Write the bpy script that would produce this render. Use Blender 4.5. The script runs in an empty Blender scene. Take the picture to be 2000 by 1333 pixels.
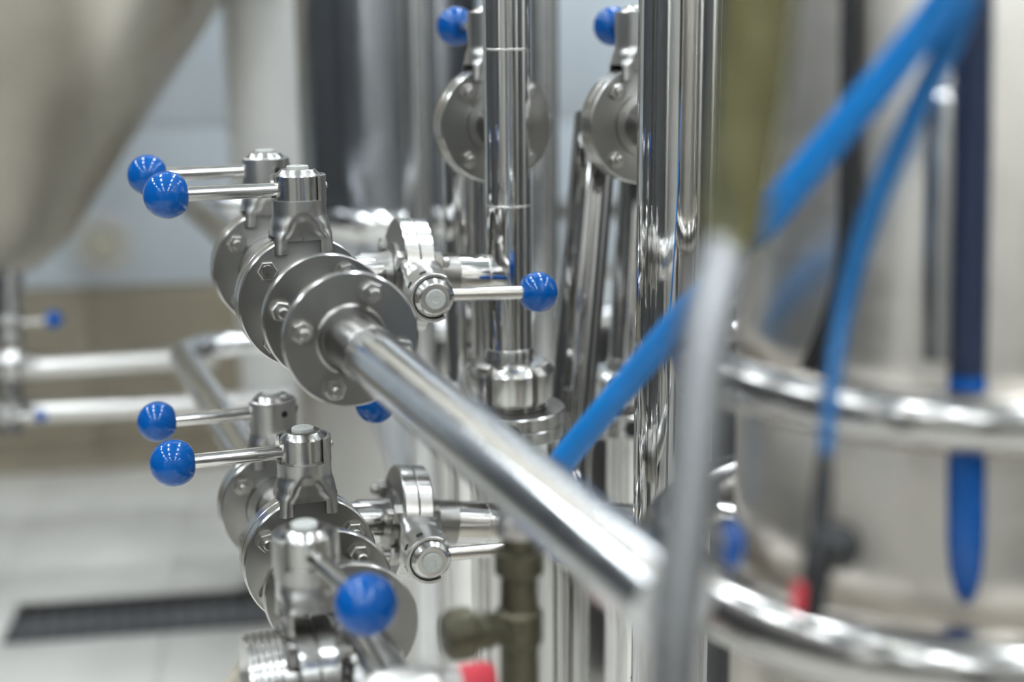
import bpy, bmesh, math, random
from mathutils import Vector, Matrix
S = bpy.context.scene
COL = S.collection
PI = math.pi
random.seed(7)

# ------------------------------------------------------------------ camera
F = 2778.0                                   # focal length in pixels of the 2000 x 1333 frame
CAM = Vector((0, 0, 1.40))
PITCH, ROLL = math.radians(12.5), 0.0084
fwd = Vector((0, math.cos(PITCH), -math.sin(PITCH)))
r0, u0 = Vector((1, 0, 0)), Vector((0, math.sin(PITCH), math.cos(PITCH)))
RT = (r0 * math.cos(ROLL) - u0 * math.sin(ROLL)).normalized()
UP = (u0 * math.cos(ROLL) + r0 * math.sin(ROLL)).normalized()
cd = bpy.data.cameras.new('camera')
cam = bpy.data.objects.new('camera', cd)
COL.objects.link(cam)
M = Matrix((RT, UP, -fwd)).transposed().to_4x4()
M.translation = CAM
cam.matrix_world = M
cd.sensor_width = 36.0
cd.lens = F / 2000 * 36.0
cd.clip_start = 0.02
cd.dof.use_dof = True
cd.dof.focus_distance = 1.07
cd.dof.aperture_fstop = 2.5
cd.dof.aperture_blades = 9
S.camera = cam

# ------------------------------------------------------------------ world, exposure
w = bpy.data.worlds.new('world'); S.world = w
w.use_nodes = True
w.node_tree.nodes['Background'].inputs[0].default_value = (0.75, 0.85, 1.0, 1)
w.node_tree.nodes['Background'].inputs[1].default_value = 0.6
S.view_settings.view_transform = 'Standard'
S.view_settings.look = 'None'
S.view_settings.gamma = 1.0
S.view_settings.exposure = 0.58
S.view_settings.use_curve_mapping = False
LAMP_STRENGTH = 42.0


def W(px, py, d):
    """point at image position (2000 x 1333 frame) and depth d metres"""
    return CAM + RT * ((px - 1000) / F * d) + UP * (-(py - 666.5) / F * d) + fwd * d


Z = Vector((0, 0, 1))
# direction of the two valve headers (away from the camera) and the room's own axes
VP = (20, 95)
HD = (RT * ((VP[0] - 1000) / F) + UP * (-(VP[1] - 666.5) / F) + fwd).normalized()
HX = Vector((HD.y, -HD.x, 0)).normalized()           # horizontal, to the right of the headers
RHO = math.radians(9)
RU = Vector((-math.sin(RHO), math.cos(RHO), 0))      # room: away
RV = Vector((math.cos(RHO), math.sin(RHO), 0))       # room: right

# ------------------------------------------------------------------ materials
def newmat(name):
    m = bpy.data.materials.new(name); m.use_nodes = True
    return m, m.node_tree, m.node_tree.nodes['Principled BSDF']


def metal(name, col, rough, var=0.06, aniso=0.0, scale=(30, 30, 30), bump=0.0, smudge=0.12, bscale=None):
    m, t, b = newmat(name)
    b.inputs['Metallic'].default_value = 1
    tc = t.nodes.new('ShaderNodeTexCoord')
    mp = t.nodes.new('ShaderNodeMapping'); mp.inputs['Scale'].default_value = scale
    t.links.new(tc.outputs['Object'], mp.inputs[0])
    n = t.nodes.new('ShaderNodeTexNoise'); n.inputs['Scale'].default_value = 1.0
    n.inputs['Detail'].default_value = 6; n.inputs['Roughness'].default_value = 0.65
    t.links.new(mp.outputs[0], n.inputs['Vector'])
    mr = t.nodes.new('ShaderNodeMapRange')
    mr.inputs[1].default_value = 0.3; mr.inputs[2].default_value = 0.7
    mr.inputs[3].default_value = max(0.01, rough - var); mr.inputs[4].default_value = rough + var
    t.links.new(n.outputs[0], mr.inputs[0]); t.links.new(mr.outputs[0], b.inputs['Roughness'])
    cr = t.nodes.new('ShaderNodeMixRGB')
    cr.inputs[1].default_value = (*[c * (1 - smudge) for c in col], 1)
    cr.inputs[2].default_value = (*col, 1)
    n2 = t.nodes.new('ShaderNodeTexNoise'); n2.inputs['Scale'].default_value = 22; n2.inputs['Detail'].default_value = 4
    t.links.new(tc.outputs['Object'], n2.inputs['Vector'])
    t.links.new(n2.outputs[0], cr.inputs[0]); t.links.new(cr.outputs[0], b.inputs['Base Color'])
    if aniso:
        b.inputs['Anisotropic'].default_value = aniso
        tg = t.nodes.new('ShaderNodeTangent'); tg.direction_type = 'RADIAL'; tg.axis = 'Z'
        t.links.new(tg.outputs[0], b.inputs['Tangent'])
        b.inputs['Anisotropic Rotation'].default_value = 0.25
    if bump:
        bp = t.nodes.new('ShaderNodeBump'); bp.inputs['Strength'].default_value = bump
        bp.inputs['Distance'].default_value = 0.0006
        src = n
        if bscale:
            mp2 = t.nodes.new('ShaderNodeMapping'); mp2.inputs['Scale'].default_value = bscale
            t.links.new(tc.outputs['Object'], mp2.inputs[0])
            src = t.nodes.new('ShaderNodeTexNoise'); src.inputs['Scale'].default_value = 1; src.inputs['Detail'].default_value = 3
            t.links.new(mp2.outputs[0], src.inputs['Vector'])
        t.links.new(src.outputs[0], bp.inputs['Height']); t.links.new(bp.outputs[0], b.inputs['Normal'])
    return m


def plain(name, col, rough, var=0.15, nscale=8, spec=0.5, bump=0.0, coat=0.0):
    m, t, b = newmat(name)
    tc = t.nodes.new('ShaderNodeTexCoord')
    n = t.nodes.new('ShaderNodeTexNoise'); n.inputs['Scale'].default_value = nscale; n.inputs['Detail'].default_value = 5
    t.links.new(tc.outputs['Object'], n.inputs['Vector'])
    cr = t.nodes.new('ShaderNodeMixRGB')
    cr.inputs[1].default_value = (*[c * (1 - var) for c in col], 1)
    cr.inputs[2].default_value = (*[min(1, c * (1 + var * .5)) for c in col], 1)
    t.links.new(n.outputs[0], cr.inputs[0]); t.links.new(cr.outputs[0], b.inputs['Base Color'])
    b.inputs['Roughness'].default_value = rough
    b.inputs['Specular IOR Level'].default_value = spec
    b.inputs['Coat Weight'].default_value = coat
    if bump:
        bp = t.nodes.new('ShaderNodeBump'); bp.inputs['Strength'].default_value = bump; bp.inputs['Distance'].default_value = 0.001
        t.links.new(n.outputs[0], bp.inputs['Height']); t.links.new(bp.outputs[0], b.inputs['Normal'])
    return m


STEEL = (0.66, 0.645, 0.62)
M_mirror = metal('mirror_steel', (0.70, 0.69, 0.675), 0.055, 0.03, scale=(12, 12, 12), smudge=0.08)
M_dmirror = metal('dim_mirror_steel', (0.42, 0.41, 0.40), 0.07, 0.03, scale=(12, 12, 12), smudge=0.08)  # mirror steel darkened to carry the dark surroundings it would reflect
M_polish = metal('polished_steel', (0.68, 0.67, 0.655), 0.10, 0.04, scale=(25, 25, 25))
M_pipe = metal('satin_pipe_steel', (0.69, 0.69, 0.69), 0.17, 0.06, scale=(60, 60, 60), smudge=0.1)
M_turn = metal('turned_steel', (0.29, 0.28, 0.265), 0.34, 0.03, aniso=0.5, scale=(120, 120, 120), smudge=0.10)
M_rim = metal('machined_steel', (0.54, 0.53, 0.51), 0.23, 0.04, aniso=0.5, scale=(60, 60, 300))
M_cast = metal('cast_steel', (0.52, 0.51, 0.49), 0.31, 0.04, scale=(300, 300, 60), bump=0.12, smudge=0.1)
M_bolt = metal('bolt_steel', (0.40, 0.385, 0.36), 0.33, 0.08, scale=(200, 200, 200), bump=0.2)
M_rod = metal('rod_steel', (0.64, 0.625, 0.60), 0.17, 0.05, scale=(400, 400, 12), bump=0.1)
M_satin = metal('satin_tank_steel', (0.80, 0.745, 0.67), 0.33, 0.04, scale=(6, 6, 60))
M_btank = metal('buffer_tank_steel', (0.40, 0.415, 0.44), 0.22, 0.05, scale=(9, 9, 2))
M_riser = metal('dull_riser_steel', (0.33, 0.33, 0.335), 0.38, 0.05)
M_hoop = metal('hoop_steel', (0.42, 0.405, 0.385), 0.20, 0.04, scale=(12, 12, 12))
M_hose2 = plain('deep_blue_hose_rubber', (0.0005, 0.09, 0.25), 0.4, var=0.15, nscale=30)
M_brush = metal('brushed_tank_steel', (0.66, 0.64, 0.61), 0.33, 0.06, scale=(6, 6, 60), bump=0.05)
M_cone = metal('dull_cone_steel', (0.48, 0.445, 0.385), 0.33, 0.06, scale=(5, 5, 5))
M_weld = metal('weld_steel', (0.55, 0.53, 0.50), 0.25, 0.1, scale=(300, 300, 300), bump=0.5)
M_grate = metal('grate_iron', (0.30, 0.295, 0.31), 0.5, 0.1)
M_darkmetal = metal('dark_grate_iron', (0.12, 0.12, 0.125), 0.5, 0.1, scale=(40, 40, 40))
M_brass = metal('tarnished_brass', (0.125, 0.115, 0.08), 0.5, 0.1, scale=(60, 60, 60), bump=0.4)
M_blue = plain('blue_plastic', (0.0001, 0.072, 0.30), 0.11, var=0.10, nscale=60, spec=0.35)
M_hose = plain('blue_hose_rubber', (0.0003, 0.175, 0.52), 0.4, var=0.15, nscale=30, spec=0.3)
M_navy = plain('navy_reflection_tone', (0.012, 0.02, 0.05), 0.4, var=0.2, nscale=30)
M_black = plain('black_rubber', (0.012, 0.012, 0.012), 0.5, var=0.3, nscale=50)
M_hole_shade = plain('hole_shade_black', (0.01, 0.01, 0.01), 0.6)  # black that puts the shade inside holes into the colour
M_red = plain('red_plastic', (0.55, 0.03, 0.05), 0.4, var=0.1)
M_cap = plain('pale_cap_plastic', (0.44, 0.45, 0.42), 0.45, var=0.2, nscale=400)
M_gask = plain('gasket_rubber', (0.03, 0.03, 0.03), 0.6)
M_tilef = plain('cream_floor_tile', (0.72, 0.695, 0.64), 0.30, var=0.10, nscale=5)
M_grout = plain('grout', (0.56, 0.54, 0.49), 0.6, var=0.1)
M_tilew = plain('blue_grey_wall_tile', (0.64, 0.69, 0.735), 0.28, var=0.06, nscale=3)
M_tileb = plain('brown_wall_tile', (0.33, 0.285, 0.21), 0.32, var=0.15, nscale=4)
M_paint = plain('white_paint', (0.68, 0.72, 0.76), 0.7, var=0.04)
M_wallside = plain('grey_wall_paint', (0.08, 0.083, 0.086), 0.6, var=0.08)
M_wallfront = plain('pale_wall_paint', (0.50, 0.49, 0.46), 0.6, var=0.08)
M_column = plain('pale_column_paint', (0.66, 0.65, 0.62), 0.4, var=0.06)
M_dark = plain('dark_reflection_cladding', (0.04, 0.04, 0.042), 0.5, var=0.2)
M_ivory = plain('ivory_plastic', (0.62, 0.58, 0.46), 0.4, var=0.1)
# translucent streaked yellow that stands for a reflection in the small tank
M_yel, t, b = newmat('yellow_reflection_streaks')
b.inputs['Base Color'].default_value = (0.50, 0.42, 0.08, 1)
b.inputs['Roughness'].default_value = 0.22
b.inputs['Transmission Weight'].default_value = 0.75
b.inputs['IOR'].default_value = 1.15
n = t.nodes.new('ShaderNodeTexNoise'); n.inputs['Scale'].default_value = 1.0; n.inputs['Detail'].default_value = 2
tcy = t.nodes.new('ShaderNodeTexCoord'); mpy = t.nodes.new('ShaderNodeMapping'); mpy.inputs['Scale'].default_value = (150, 150, 9)
t.links.new(tcy.outputs['Object'], mpy.inputs[0]); t.links.new(mpy.outputs[0], n.inputs['Vector'])
cr = t.nodes.new('ShaderNodeMixRGB')
cr.inputs[1].default_value = (0.06, 0.05, 0.003, 1); cr.inputs[2].default_value = (0.44, 0.41, 0.22, 1)
t.links.new(n.outputs[0], cr.inputs[0]); t.links.new(cr.outputs[0], b.inputs['Base Color'])
M_lamp, t, b = newmat('lamp_diffuser')
b.inputs['Base Color'].default_value = (0.9, 0.9, 0.9, 1)
b.inputs['Emission Color'].default_value = (0.88, 0.95, 1.0, 1)
b.inputs['Emission Strength'].default_value = LAMP_STRENGTH

# ------------------------------------------------------------------ helpers
MESH = {}


def finish(bm, name, mat, angle=32):
    bmesh.ops.recalc_face_normals(bm, faces=bm.faces)
    me = bpy.data.meshes.new(name)
    bm.to_mesh(me); bm.free()
    me.shade_smooth()
    me.set_sharp_from_angle(angle=math.radians(angle))
    me.materials.append(mat)
    return me


def obj(name, me, parent=None, mat=None, props=None):
    o = bpy.data.objects.new(name, me)
    COL.objects.link(o)
    if parent: o.parent = parent
    if mat is not None: o.matrix_local = mat
    for k, v in (props or {}).items(): o[k] = v
    return o


def tag(o, label, cat, group=None):
    o['label'] = label; o['category'] = cat
    if group: o['group'] = group
    return o


def thing(name, label, cat, mat, group=None):
    o = bpy.data.objects.new(name, None); COL.objects.link(o)
    o.empty_display_size = 0.02
    o.matrix_world = mat
    return tag(o, label, cat, group)


def frame(origin, y, z):
    """matrix whose Y is the flow axis and Z (made square to it) the stem"""
    y = y.normalized(); z = (z - y * z.dot(y)).normalized(); x = y.cross(z)
    m = Matrix((x, y, z)).transposed().to_4x4(); m.translation = origin
    return m


def zframe(origin, z, hint=Vector((1, 0, 0))):
    z = z.normalized()
    if abs(z.dot(hint)) > .95: hint = Vector((0, 1, 0))
    x = (hint - z * z.dot(hint)).normalized(); y = z.cross(x)
    m = Matrix((x, y, z)).transposed().to_4x4(); m.translation = origin
    return m


def lathe_bm(prof, seg=64, bm=None, mat=None):
    bm = bm or bmesh.new()
    mat = mat or Matrix()
    rings = []
    for r, z in prof:
        if r < 1e-7:
            rings.append([bm.verts.new(mat @ Vector((0, 0, z)))])
        else:
            rings.append([bm.verts.new(mat @ Vector((r * math.cos(2 * PI * i / seg), r * math.sin(2 * PI * i / seg), z))) for i in range(seg)])
    for a, b in zip(rings, rings[1:]):
        for i in range(seg):
            j = (i + 1) % seg
            if len(a) == 1 and len(b) == 1: continue
            if len(a) == 1: bm.faces.new((a[0], b[i], b[j]))
            elif len(b) == 1: bm.faces.new((a[i], a[j], b[0]))
            else: bm.faces.new((a[i], a[j], b[j], b[i]))
    return bm


def lathe(name, prof, mat, seg=64, angle=32):
    k = (name, tuple(prof), mat.name, seg)
    if k not in MESH:
        me = finish(lathe_bm(prof, seg), name, mat, angle)
        if name == 'flange':                     # edge lightened for the ceiling it mirrors, faces darkened for the dim room
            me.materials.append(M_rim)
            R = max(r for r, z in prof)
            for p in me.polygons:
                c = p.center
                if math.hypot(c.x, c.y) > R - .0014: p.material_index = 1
        MESH[k] = me
    return MESH[k]


def box_bm(sx, sy, sz, c=(0, 0, 0), bevel=0.0, bm=None):
    b2 = bmesh.new()
    bmesh.ops.create_cube(b2, size=1)
    bmesh.ops.scale(b2, vec=(sx, sy, sz), verts=b2.verts)
    bmesh.ops.translate(b2, vec=c, verts=b2.verts)
    if bevel: bmesh.ops.bevel(b2, geom=b2.edges[:], offset=bevel, segments=2, affect='EDGES', profile=.5)
    if bm is None: return b2
    tmp = bpy.data.meshes.new('tmp'); b2.to_mesh(tmp); b2.free(); bm.from_mesh(tmp); bpy.data.meshes.remove(tmp)
    return bm


def tube_bm(pts, rad, seg=40, bm=None, caps=True):
    """sweep a circle along world points; rad is a number or a list"""
    bm = bm or bmesh.new()
    n = len(pts)
    rads = rad if isinstance(rad, (list, tuple)) else [rad] * n
    tans = []
    for i in range(n):
        a = pts[max(0, i - 1)]; c = pts[min(n - 1, i + 1)]
        tans.append((c - a).normalized())
    t = tans[0]
    nrm = t.cross(Vector((0.31, 0.2, 0.93))).normalized()
    rings = []
    for i in range(n):
        t2 = tans[i]
        nrm = (nrm - t2 * nrm.dot(t2)).normalized()
        bn = t2.cross(nrm)
        rings.append([bm.verts.new(pts[i] + (nrm * math.cos(2 * PI * k / seg) + bn * math.sin(2 * PI * k / seg)) * rads[i]) for k in range(seg)])
    for a, b in zip(rings, rings[1:]):
        for i in range(seg):
            j = (i + 1) % seg
            bm.faces.new((a[i], a[j], b[j], b[i]))
    if caps:
        bm.faces.new(rings[0][::-1]); bm.faces.new(rings[-1])
    return bm


def fillet(pts, r, steps=10):
    """polyline with each inner corner rounded to radius r"""
    out = [pts[0]]
    for i in range(1, len(pts) - 1):
        p, a, c = pts[i], (pts[i - 1] - pts[i]).normalized(), (pts[i + 1] - pts[i]).normalized()
        ang = a.angle(c)
        d = r / math.tan(ang / 2)
        s, e = p + a * d, p + c * d
        cen = p + (a + c).normalized() * (r / math.sin(ang / 2))
        for k in range(steps + 1):
            f = k / steps
            v1, v2 = s - cen, e - cen
            th = v1.angle(v2)
            v = (v1 * math.sin((1 - f) * th) + v2 * math.sin(f * th)) / math.sin(th)
            out.append(cen + v)
    out.append(pts[-1])
    return out


def spline(pts, n=12):
    """Catmull-Rom through the points"""
    P = [pts[0] * 2 - pts[1]] + list(pts) + [pts[-1] * 2 - pts[-2]]
    out = []
    for i in range(1, len(P) - 2):
        p0, p1, p2, p3 = P[i - 1:i + 3]
        for k in range(n):
            t = k / n
            out.append(0.5 * ((2 * p1) + (p2 - p0) * t + (2 * p0 - 5 * p1 + 4 * p2 - p3) * t * t + (3 * p1 - p0 - 3 * p2 + p3) * t ** 3))
    out.append(pts[-1])
    return out


def centred(name, bm, mat, origin, parent=None, angle=32):
    bmesh.ops.translate(bm, vec=-origin, verts=bm.verts)
    me = finish(bm, name, mat, angle)
    return obj(name, me, parent, Matrix.Translation(origin))


def hollow(r, z0, z1, wall=0.0016, lip=0.0):
    return [(r - wall, z0), (r, z0), (r, z1), (r - wall, z1)]


def pipe(label, pts, r, mat=None, rings=(), name='steel_pipe', cat='pipe', group=None, seg=48):
    """a pipe as a thing: pipe body plus a raised weld seam at each (point, direction)"""
    mat = mat or M_pipe
    o = pts[0]
    root = thing(name, label, cat, Matrix.Translation(o), group)
    bm = tube_bm([p - o for p in pts], r, seg)
    obj('pipe_wall', finish(bm, 'pipe_wall', mat), root)
    for p, d in rings:
        m = zframe(p - o, d)
        obj('weld_seam', lathe('weld_seam', [(r - .0004, -.0012), (r + .0002, -.0008), (r + .0004, 0), (r + .0002, .0008), (r - .0004, .0012)], M_weld, 48, 60), root, m)
    return root


# ------------------------------------------------------------------ valve parts
RT_TUBE = 0.0185


def hex_bm(af, h, z0, bm, cham=True):
    """hexagonal prism, across flats af, from z0 to z0+h along Z, with a turned chamfer on both ends"""
    R = af / math.sqrt(3)
    def ring(rr, z): return [bm.verts.new((rr * math.cos(PI / 3 * k), rr * math.sin(PI / 3 * k), z)) for k in range(6)]
    c = 0.12 * h
    rs = [ring(R * .88, z0), ring(R, z0 + c), ring(R, z0 + h - c), ring(R * .88, z0 + h)]
    for a, b in zip(rs, rs[1:]):
        for i in range(6):
            j = (i + 1) % 6
            bm.faces.new((a[i], a[j], b[j], b[i]))
    bm.faces.new(rs[0][::-1]); bm.faces.new(rs[-1])


def bolt_mesh(L, k=1.0, washer=True):
    """hex head above z=0, shank down to -L with a chamfered end"""
    key = ('bolt', L, k)
    if key not in MESH:
        bm = bmesh.new()
        hex_bm(.0132 * k, .0056 * k, 0.0, bm)
        lathe_bm([(0, .0062 * k), (.0044 * k, .0062 * k), (.0048 * k, .0056 * k)], 20, bm)
        r = .0041 * k
        lathe_bm([(r, 0.0005), (r, -L + .001), (r - .001, -L), (0, -L)], 20, bm)
        MESH[key] = finish(bm, 'bolt', M_bolt, 25)
    return MESH[key]


def nut_mesh(k=1.0):
    key = ('nut', k)
    if key not in MESH:
        bm = bmesh.new()
        hex_bm(.0132 * k, .0068 * k, 0.0, bm)
        lathe_bm([(.0042 * k, -.0008), (.0086 * k, -.0008), (.0086 * k, 0.0004), (.0042 * k, 0.0004)], 28, bm)
        MESH[key] = finish(bm, 'nut', M_bolt, 25)
    return MESH[key]


def bolts(root, R, y0, y1, angs, nut_front, k=1.0):
    """bolts through the flanges from y0 (front) to y1 (back) on radius R; angles counted from +X towards +Z"""
    for a in angs:
        x, z = R * math.cos(a), R * math.sin(a)
        L = (y1 - y0) + .0068 * k + .0055 * k
        spin = Matrix.Rotation(random.uniform(0, PI / 3), 4, 'Z')
        if nut_front:      # head at the back: head faces +Y
            m = Matrix.Translation((x, y1, z)) @ Matrix.Rotation(-PI / 2, 4, 'X') @ spin
        else:
            m = Matrix.Translation((x, y0, z)) @ Matrix.Rotation(PI / 2, 4, 'X') @ spin
        b = obj('bolt', bolt_mesh(round(L, 4), k), root, m)
        obj('nut', nut_mesh(k), b, Matrix.Translation((0, 0, -(y1 - y0))) @ Matrix.Rotation(PI, 4, 'X') @ Matrix.Rotation(random.uniform(0, PI / 3), 4, 'Z'))


def fork_mesh(s=1.0):
    """round collar above that spreads into a squarish fork with four legs astride the flange pair"""
    key = ('fork', s)
    if key in MESH: return MESH[key]
    bm = bmesh.new()
    N = 128
    def lerp(tab, z):
        for (z0, v0), (z1, v1) in zip(tab, tab[1:]):
            if z0 <= z <= z1:
                f = (z - z0) / (z1 - z0); f = f * f * (3 - 2 * f)
                return v0 + (v1 - v0) * f
        return tab[-1][1]
    ta = [(.0370, .0232), (.049, .0232), (.057, .0222), (.067, .0203), (.080, .0202)]
    tb = [(.0370, .0190), (.049, .0190), (.057, .0192), (.067, .0200), (.080, .0202)]
    tn = [(.0370, 5.0), (.049, 4.0), (.057, 2.8), (.067, 2.0), (.080, 2.0)]
    tr = [(.0370, .0034), (.050, .0034), (.060, .0026), (.070, .0), (.080, .0)]      # how deep the middle plate lies
    te = [(.0370, .0136), (.049, .0132), (.056, .0090), (.063, .0062), (.080, .0055)]  # half width of the middle plate
    secs = []
    zs = [.0380 + i * (.0768 - .0380) / 26 for i in range(27)]
    for z in zs:
        a, b, n, g, xe = (lerp(q, z) for q in (ta, tb, tn, tr, te))
        ring = []
        for i in range(N):
            th = 2 * PI * i / N
            c, sn = math.cos(th), math.sin(th)
            r = (abs(c / a) ** n + abs(sn / b) ** n) ** (-1 / n)
            x, y = r * c, r * sn
            f = min(1, max(0, (abs(x) - (xe - .0034)) / .0082)); f = f * f * (3 - 2 * f)
            y -= math.copysign(min(g * (1 - f), abs(y)), y)
            ring.append(bm.verts.new((x, y, z)))
        secs.append(ring)
    for a, b in zip(secs, secs[1:]):
        for i in range(N):
            j = (i + 1) % N
            bm.faces.new((a[i], a[j], b[j], b[i]))
    bm.faces.new(secs[0][::-1]); bm.faces.new(secs[-1])
    bmesh.ops.recalc_face_normals(bm, faces=bm.faces)
    me = bpy.data.meshes.new('fork_blank'); bm.to_mesh(me); bm.free()
    ob = bpy.data.objects.new('fork_blank', me); COL.objects.link(ob)
    cutters = []
    for sx, sy, z1 in ((.060, .0262, .0512), (.0252, .080, .0475)):
        cb = box_bm(sx, sy, .04, (0, 0, z1 - .02))
        bmesh.ops.recalc_face_normals(cb, faces=cb.faces)
        cm_ = bpy.data.meshes.new('cut'); cb.to_mesh(cm_); cb.free()
        co = bpy.data.objects.new('cut', cm_); COL.objects.link(co); cutters.append(co)
        md = ob.modifiers.new('cut', 'BOOLEAN'); md.object = co; md.operation = 'DIFFERENCE'; md.solver = 'EXACT'
    dg = bpy.context.evaluated_depsgraph_get()
    res = bpy.data.meshes.new_from_object(ob.evaluated_get(dg))
    for o in [ob] + cutters: bpy.data.objects.remove(o)
    bm = bmesh.new(); bm.from_mesh(res); bpy.data.meshes.remove(res)
    bmesh.ops.scale(bm, vec=(s, s, s), verts=bm.verts)
    res = finish(bm, 'fork', M_cast, 40)
    while len(res.materials) > 1: res.materials.pop()
    res.materials[0] = M_cast
    MESH[key] = res
    return res


def sleeve_mesh(a0, a1, s=1.0):
    key = ('sleeve', round(a0, 3), round(a1, 3), s)
    if key in MESH: return MESH[key]
    bm = bmesh.new()
    ri, ro, z0, z1 = .0178, .0206, .0755, .0958
    n = 48
    rows = []
    for i in range(n + 1):
        th = a0 + (a1 - a0) * i / n
        c, sn = math.cos(th), math.sin(th)
        prof = [(ri, z0), (ro, z0), (ro, z1 - .0008), (ro - .0008, z1), (ri, z1)]
        rows.append([bm.verts.new((r * c, r * sn, z)) for r, z in prof])
    for a, b in zip(rows, rows[1:]):
        for k in range(5):
            l = (k + 1) % 5
            bm.faces.new((a[k], a[l], b[l], b[k]))
    bm.faces.new(rows[0]); bm.faces.new(rows[-1][::-1])
    bmesh.ops.scale(bm, vec=(s, s, s), verts=bm.verts)
    MESH[key] = finish(bm, 'sleeve', M_cast, 40)
    return MESH[key]


def flange_prof(R, t, neck=True, rt=RT_TUBE):
    """a flange that fills z = 0 .. -t with a weld neck reaching below"""
    p = []
    if neck:
        p += [(rt - .0016, -t - .030), (rt + .0004, -t - .030), (rt + .0006, -t - .012), (rt + .003, -t - .005), (.0265, -t - .0035), (.0285, -t - .003), (.0292, -t - .0002)]
    else:
        p += [(0, -t)]
    p += [(.0296, -t), (R - .0012, -t), (R, -t + .0012), (R, -.0006), (R - .0006, 0), (0, 0)]
    return p


def knob_prof(r):
    """blue ball: centre at z=0, neck flat facing -z"""
    p = [(0, -r * .86), (r * .36, -r * .86), (r * .46, -r * .845), (r * .535, -r * .815)]
    a0 = math.atan2(-r * .80, r * .58)
    for i in range(1, 25):
        a = a0 + (PI / 2 - a0) * i / 24
        p.append((max(0, r * math.cos(a)), r * math.sin(a)))
    p[-1] = (0, r)
    return p


def handle(root, phi, length, s=1.0, rod=.0056, knob=.0172, z=.0845):
    m = Matrix.Translation((0, 0, z * s)) @ Matrix.Rotation(phi, 4, 'Z') @ Matrix.Rotation(PI / 2, 4, 'Y')
    L = length - knob * .80
    h = obj('handle_rod', lathe('handle_rod', [(0, .012), (rod, .012), (rod, L - .0006), (rod, L), (0, L)], M_rod, 32), root, m)
    obj('knob', lathe('knob', knob_prof(knob), M_blue, 64, 40), h, Matrix.Translation((0, 0, length)))
    return h


def stem_head(root, phi, length, s=1.0, open_c=245, open_w=150, holes=(), knob=.0172, screw=0.0, has_knob=True):
    obj('fork', fork_mesh(s), root)
    a0 = math.radians(open_c + open_w / 2); a1 = math.radians(open_c - open_w / 2 + 360)
    sl = obj('sleeve', sleeve_mesh(a0, a1, s), root)
    for a in holes:
        m = Matrix.Translation((math.cos(a) * .0202 * s, math.sin(a) * .0202 * s, .0855 * s)) @ Matrix.Rotation(a, 4, 'Z') @ Matrix.Rotation(PI / 2, 4, 'Y')
        obj('sleeve_hole_disc', lathe('sleeve_hole_disc', [(0, .0007), (.0028, .0007), (.0029, 0), (.0, -.001)], M_hole_shade, 20), sl, m)  # flat black disc on the sleeve in place of a shaded hole
    hd = [(0, .070), (.0172, .070), (.0172, .0945), (.0166, .0956), (.0132, .0992), (.0122, .0996), (.0, .0996)]
    head = obj('turning_head', lathe('turning_head', [(r * s, z * s) for r, z in hd], M_rim, 64, 20), root)
    cp = [(.0082, .0990), (.0082, .1016), (.0076, .1021), (.0030, .1021), (.0026, .1017), (.0, .1017)]
    obj('cap', lathe('cap', [(r * s, z * s) for r, z in cp], M_cap, 40, 20), head)
    if screw is not None:
        m = Matrix.Translation((math.cos(screw) * .0205 * s, math.sin(screw) * .0205 * s, .0865 * s)) @ Matrix.Rotation(screw, 4, 'Z') @ Matrix.Rotation(PI / 2, 4, 'Y')
        obj('set_screw', lathe('set_screw', [(.0026, -.001), (.0026, .0012), (.0018, .0020), (0, .0020)], M_bolt, 20), sl, m)
    if has_knob: handle(root, phi, length, s, knob=knob)


def flange_pair(root, R, t=.0122, necks=(True, True)):
    for sgn, nk in ((-1, necks[0]), (1, necks[1])):
        rot = Matrix.Rotation(-PI / 2, 4, 'X') if sgn < 0 else Matrix.Rotation(PI / 2, 4, 'X')
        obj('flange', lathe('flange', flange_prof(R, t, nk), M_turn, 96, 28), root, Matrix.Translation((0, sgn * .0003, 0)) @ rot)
    obj('gasket', lathe('gasket', [(.02, -.0006), (R - .0015, -.0006), (R - .0015, .0006), (.02, .0006)], M_gask, 64), root, Matrix.Rotation(-PI / 2, 4, 'X'))


D45 = [math.radians(a) for a in (47, 133, 227, 313)]


def valve(label, origin, flow, stem, phi, length=.097, R=.0505, s=1.0, nut_front=True, angs=None, necks=(True, True), group='blue-knobbed butterfly valves', bk=1.0, **kw):
    root = thing('butterfly_valve', label, 'valve', frame(origin, flow, stem), group)
    flange_pair(root, R, .0122, necks)
    bolts(root, R * .775, -.0125, .0125, angs or D45, nut_front, bk)
    stem_head(root, phi, length, s, **kw)
    return root


# ------------------------------------------------------------------ the room
def structure(o):
    o['kind'] = 'structure'; return o


SLABM = {}


def slab(name, mat, c, sx, sy, sz):
    m = Matrix((RV, RU, Z)).transposed().to_4x4(); m.translation = c
    SLABM[name] = m
    return structure(obj(name, finish(box_bm(sx, sy, sz), name, mat), None, m))


wall_pt = W(250, 905, 4.66)                   # where floor and rear wall meet
BACK = wall_pt.dot(RU)
def room(v, u, z): return RV * v + RU * u + Z * z
FRONT, LEFT, RIGHT, HGT = -3.4, -3.6, 3.6, 3.6
floor = slab('floor', M_grout, room(0, (BACK + FRONT) / 2, -.06), RIGHT - LEFT + .4, BACK - FRONT + .4, .10)
ceiling = slab('ceiling', M_paint, room(0, (BACK + FRONT) / 2, HGT + .05), RIGHT - LEFT + .4, BACK - FRONT + .4, .1)
wall_back = slab('wall_back', M_grout, room(0, BACK + .07, HGT / 2), RIGHT - LEFT + .4, .1, HGT)
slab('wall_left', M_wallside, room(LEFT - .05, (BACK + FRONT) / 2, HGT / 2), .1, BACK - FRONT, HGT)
slab('wall_right', M_wallside, room(RIGHT + .05, (BACK + FRONT) / 2, HGT / 2), .1, BACK - FRONT, HGT)
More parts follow.
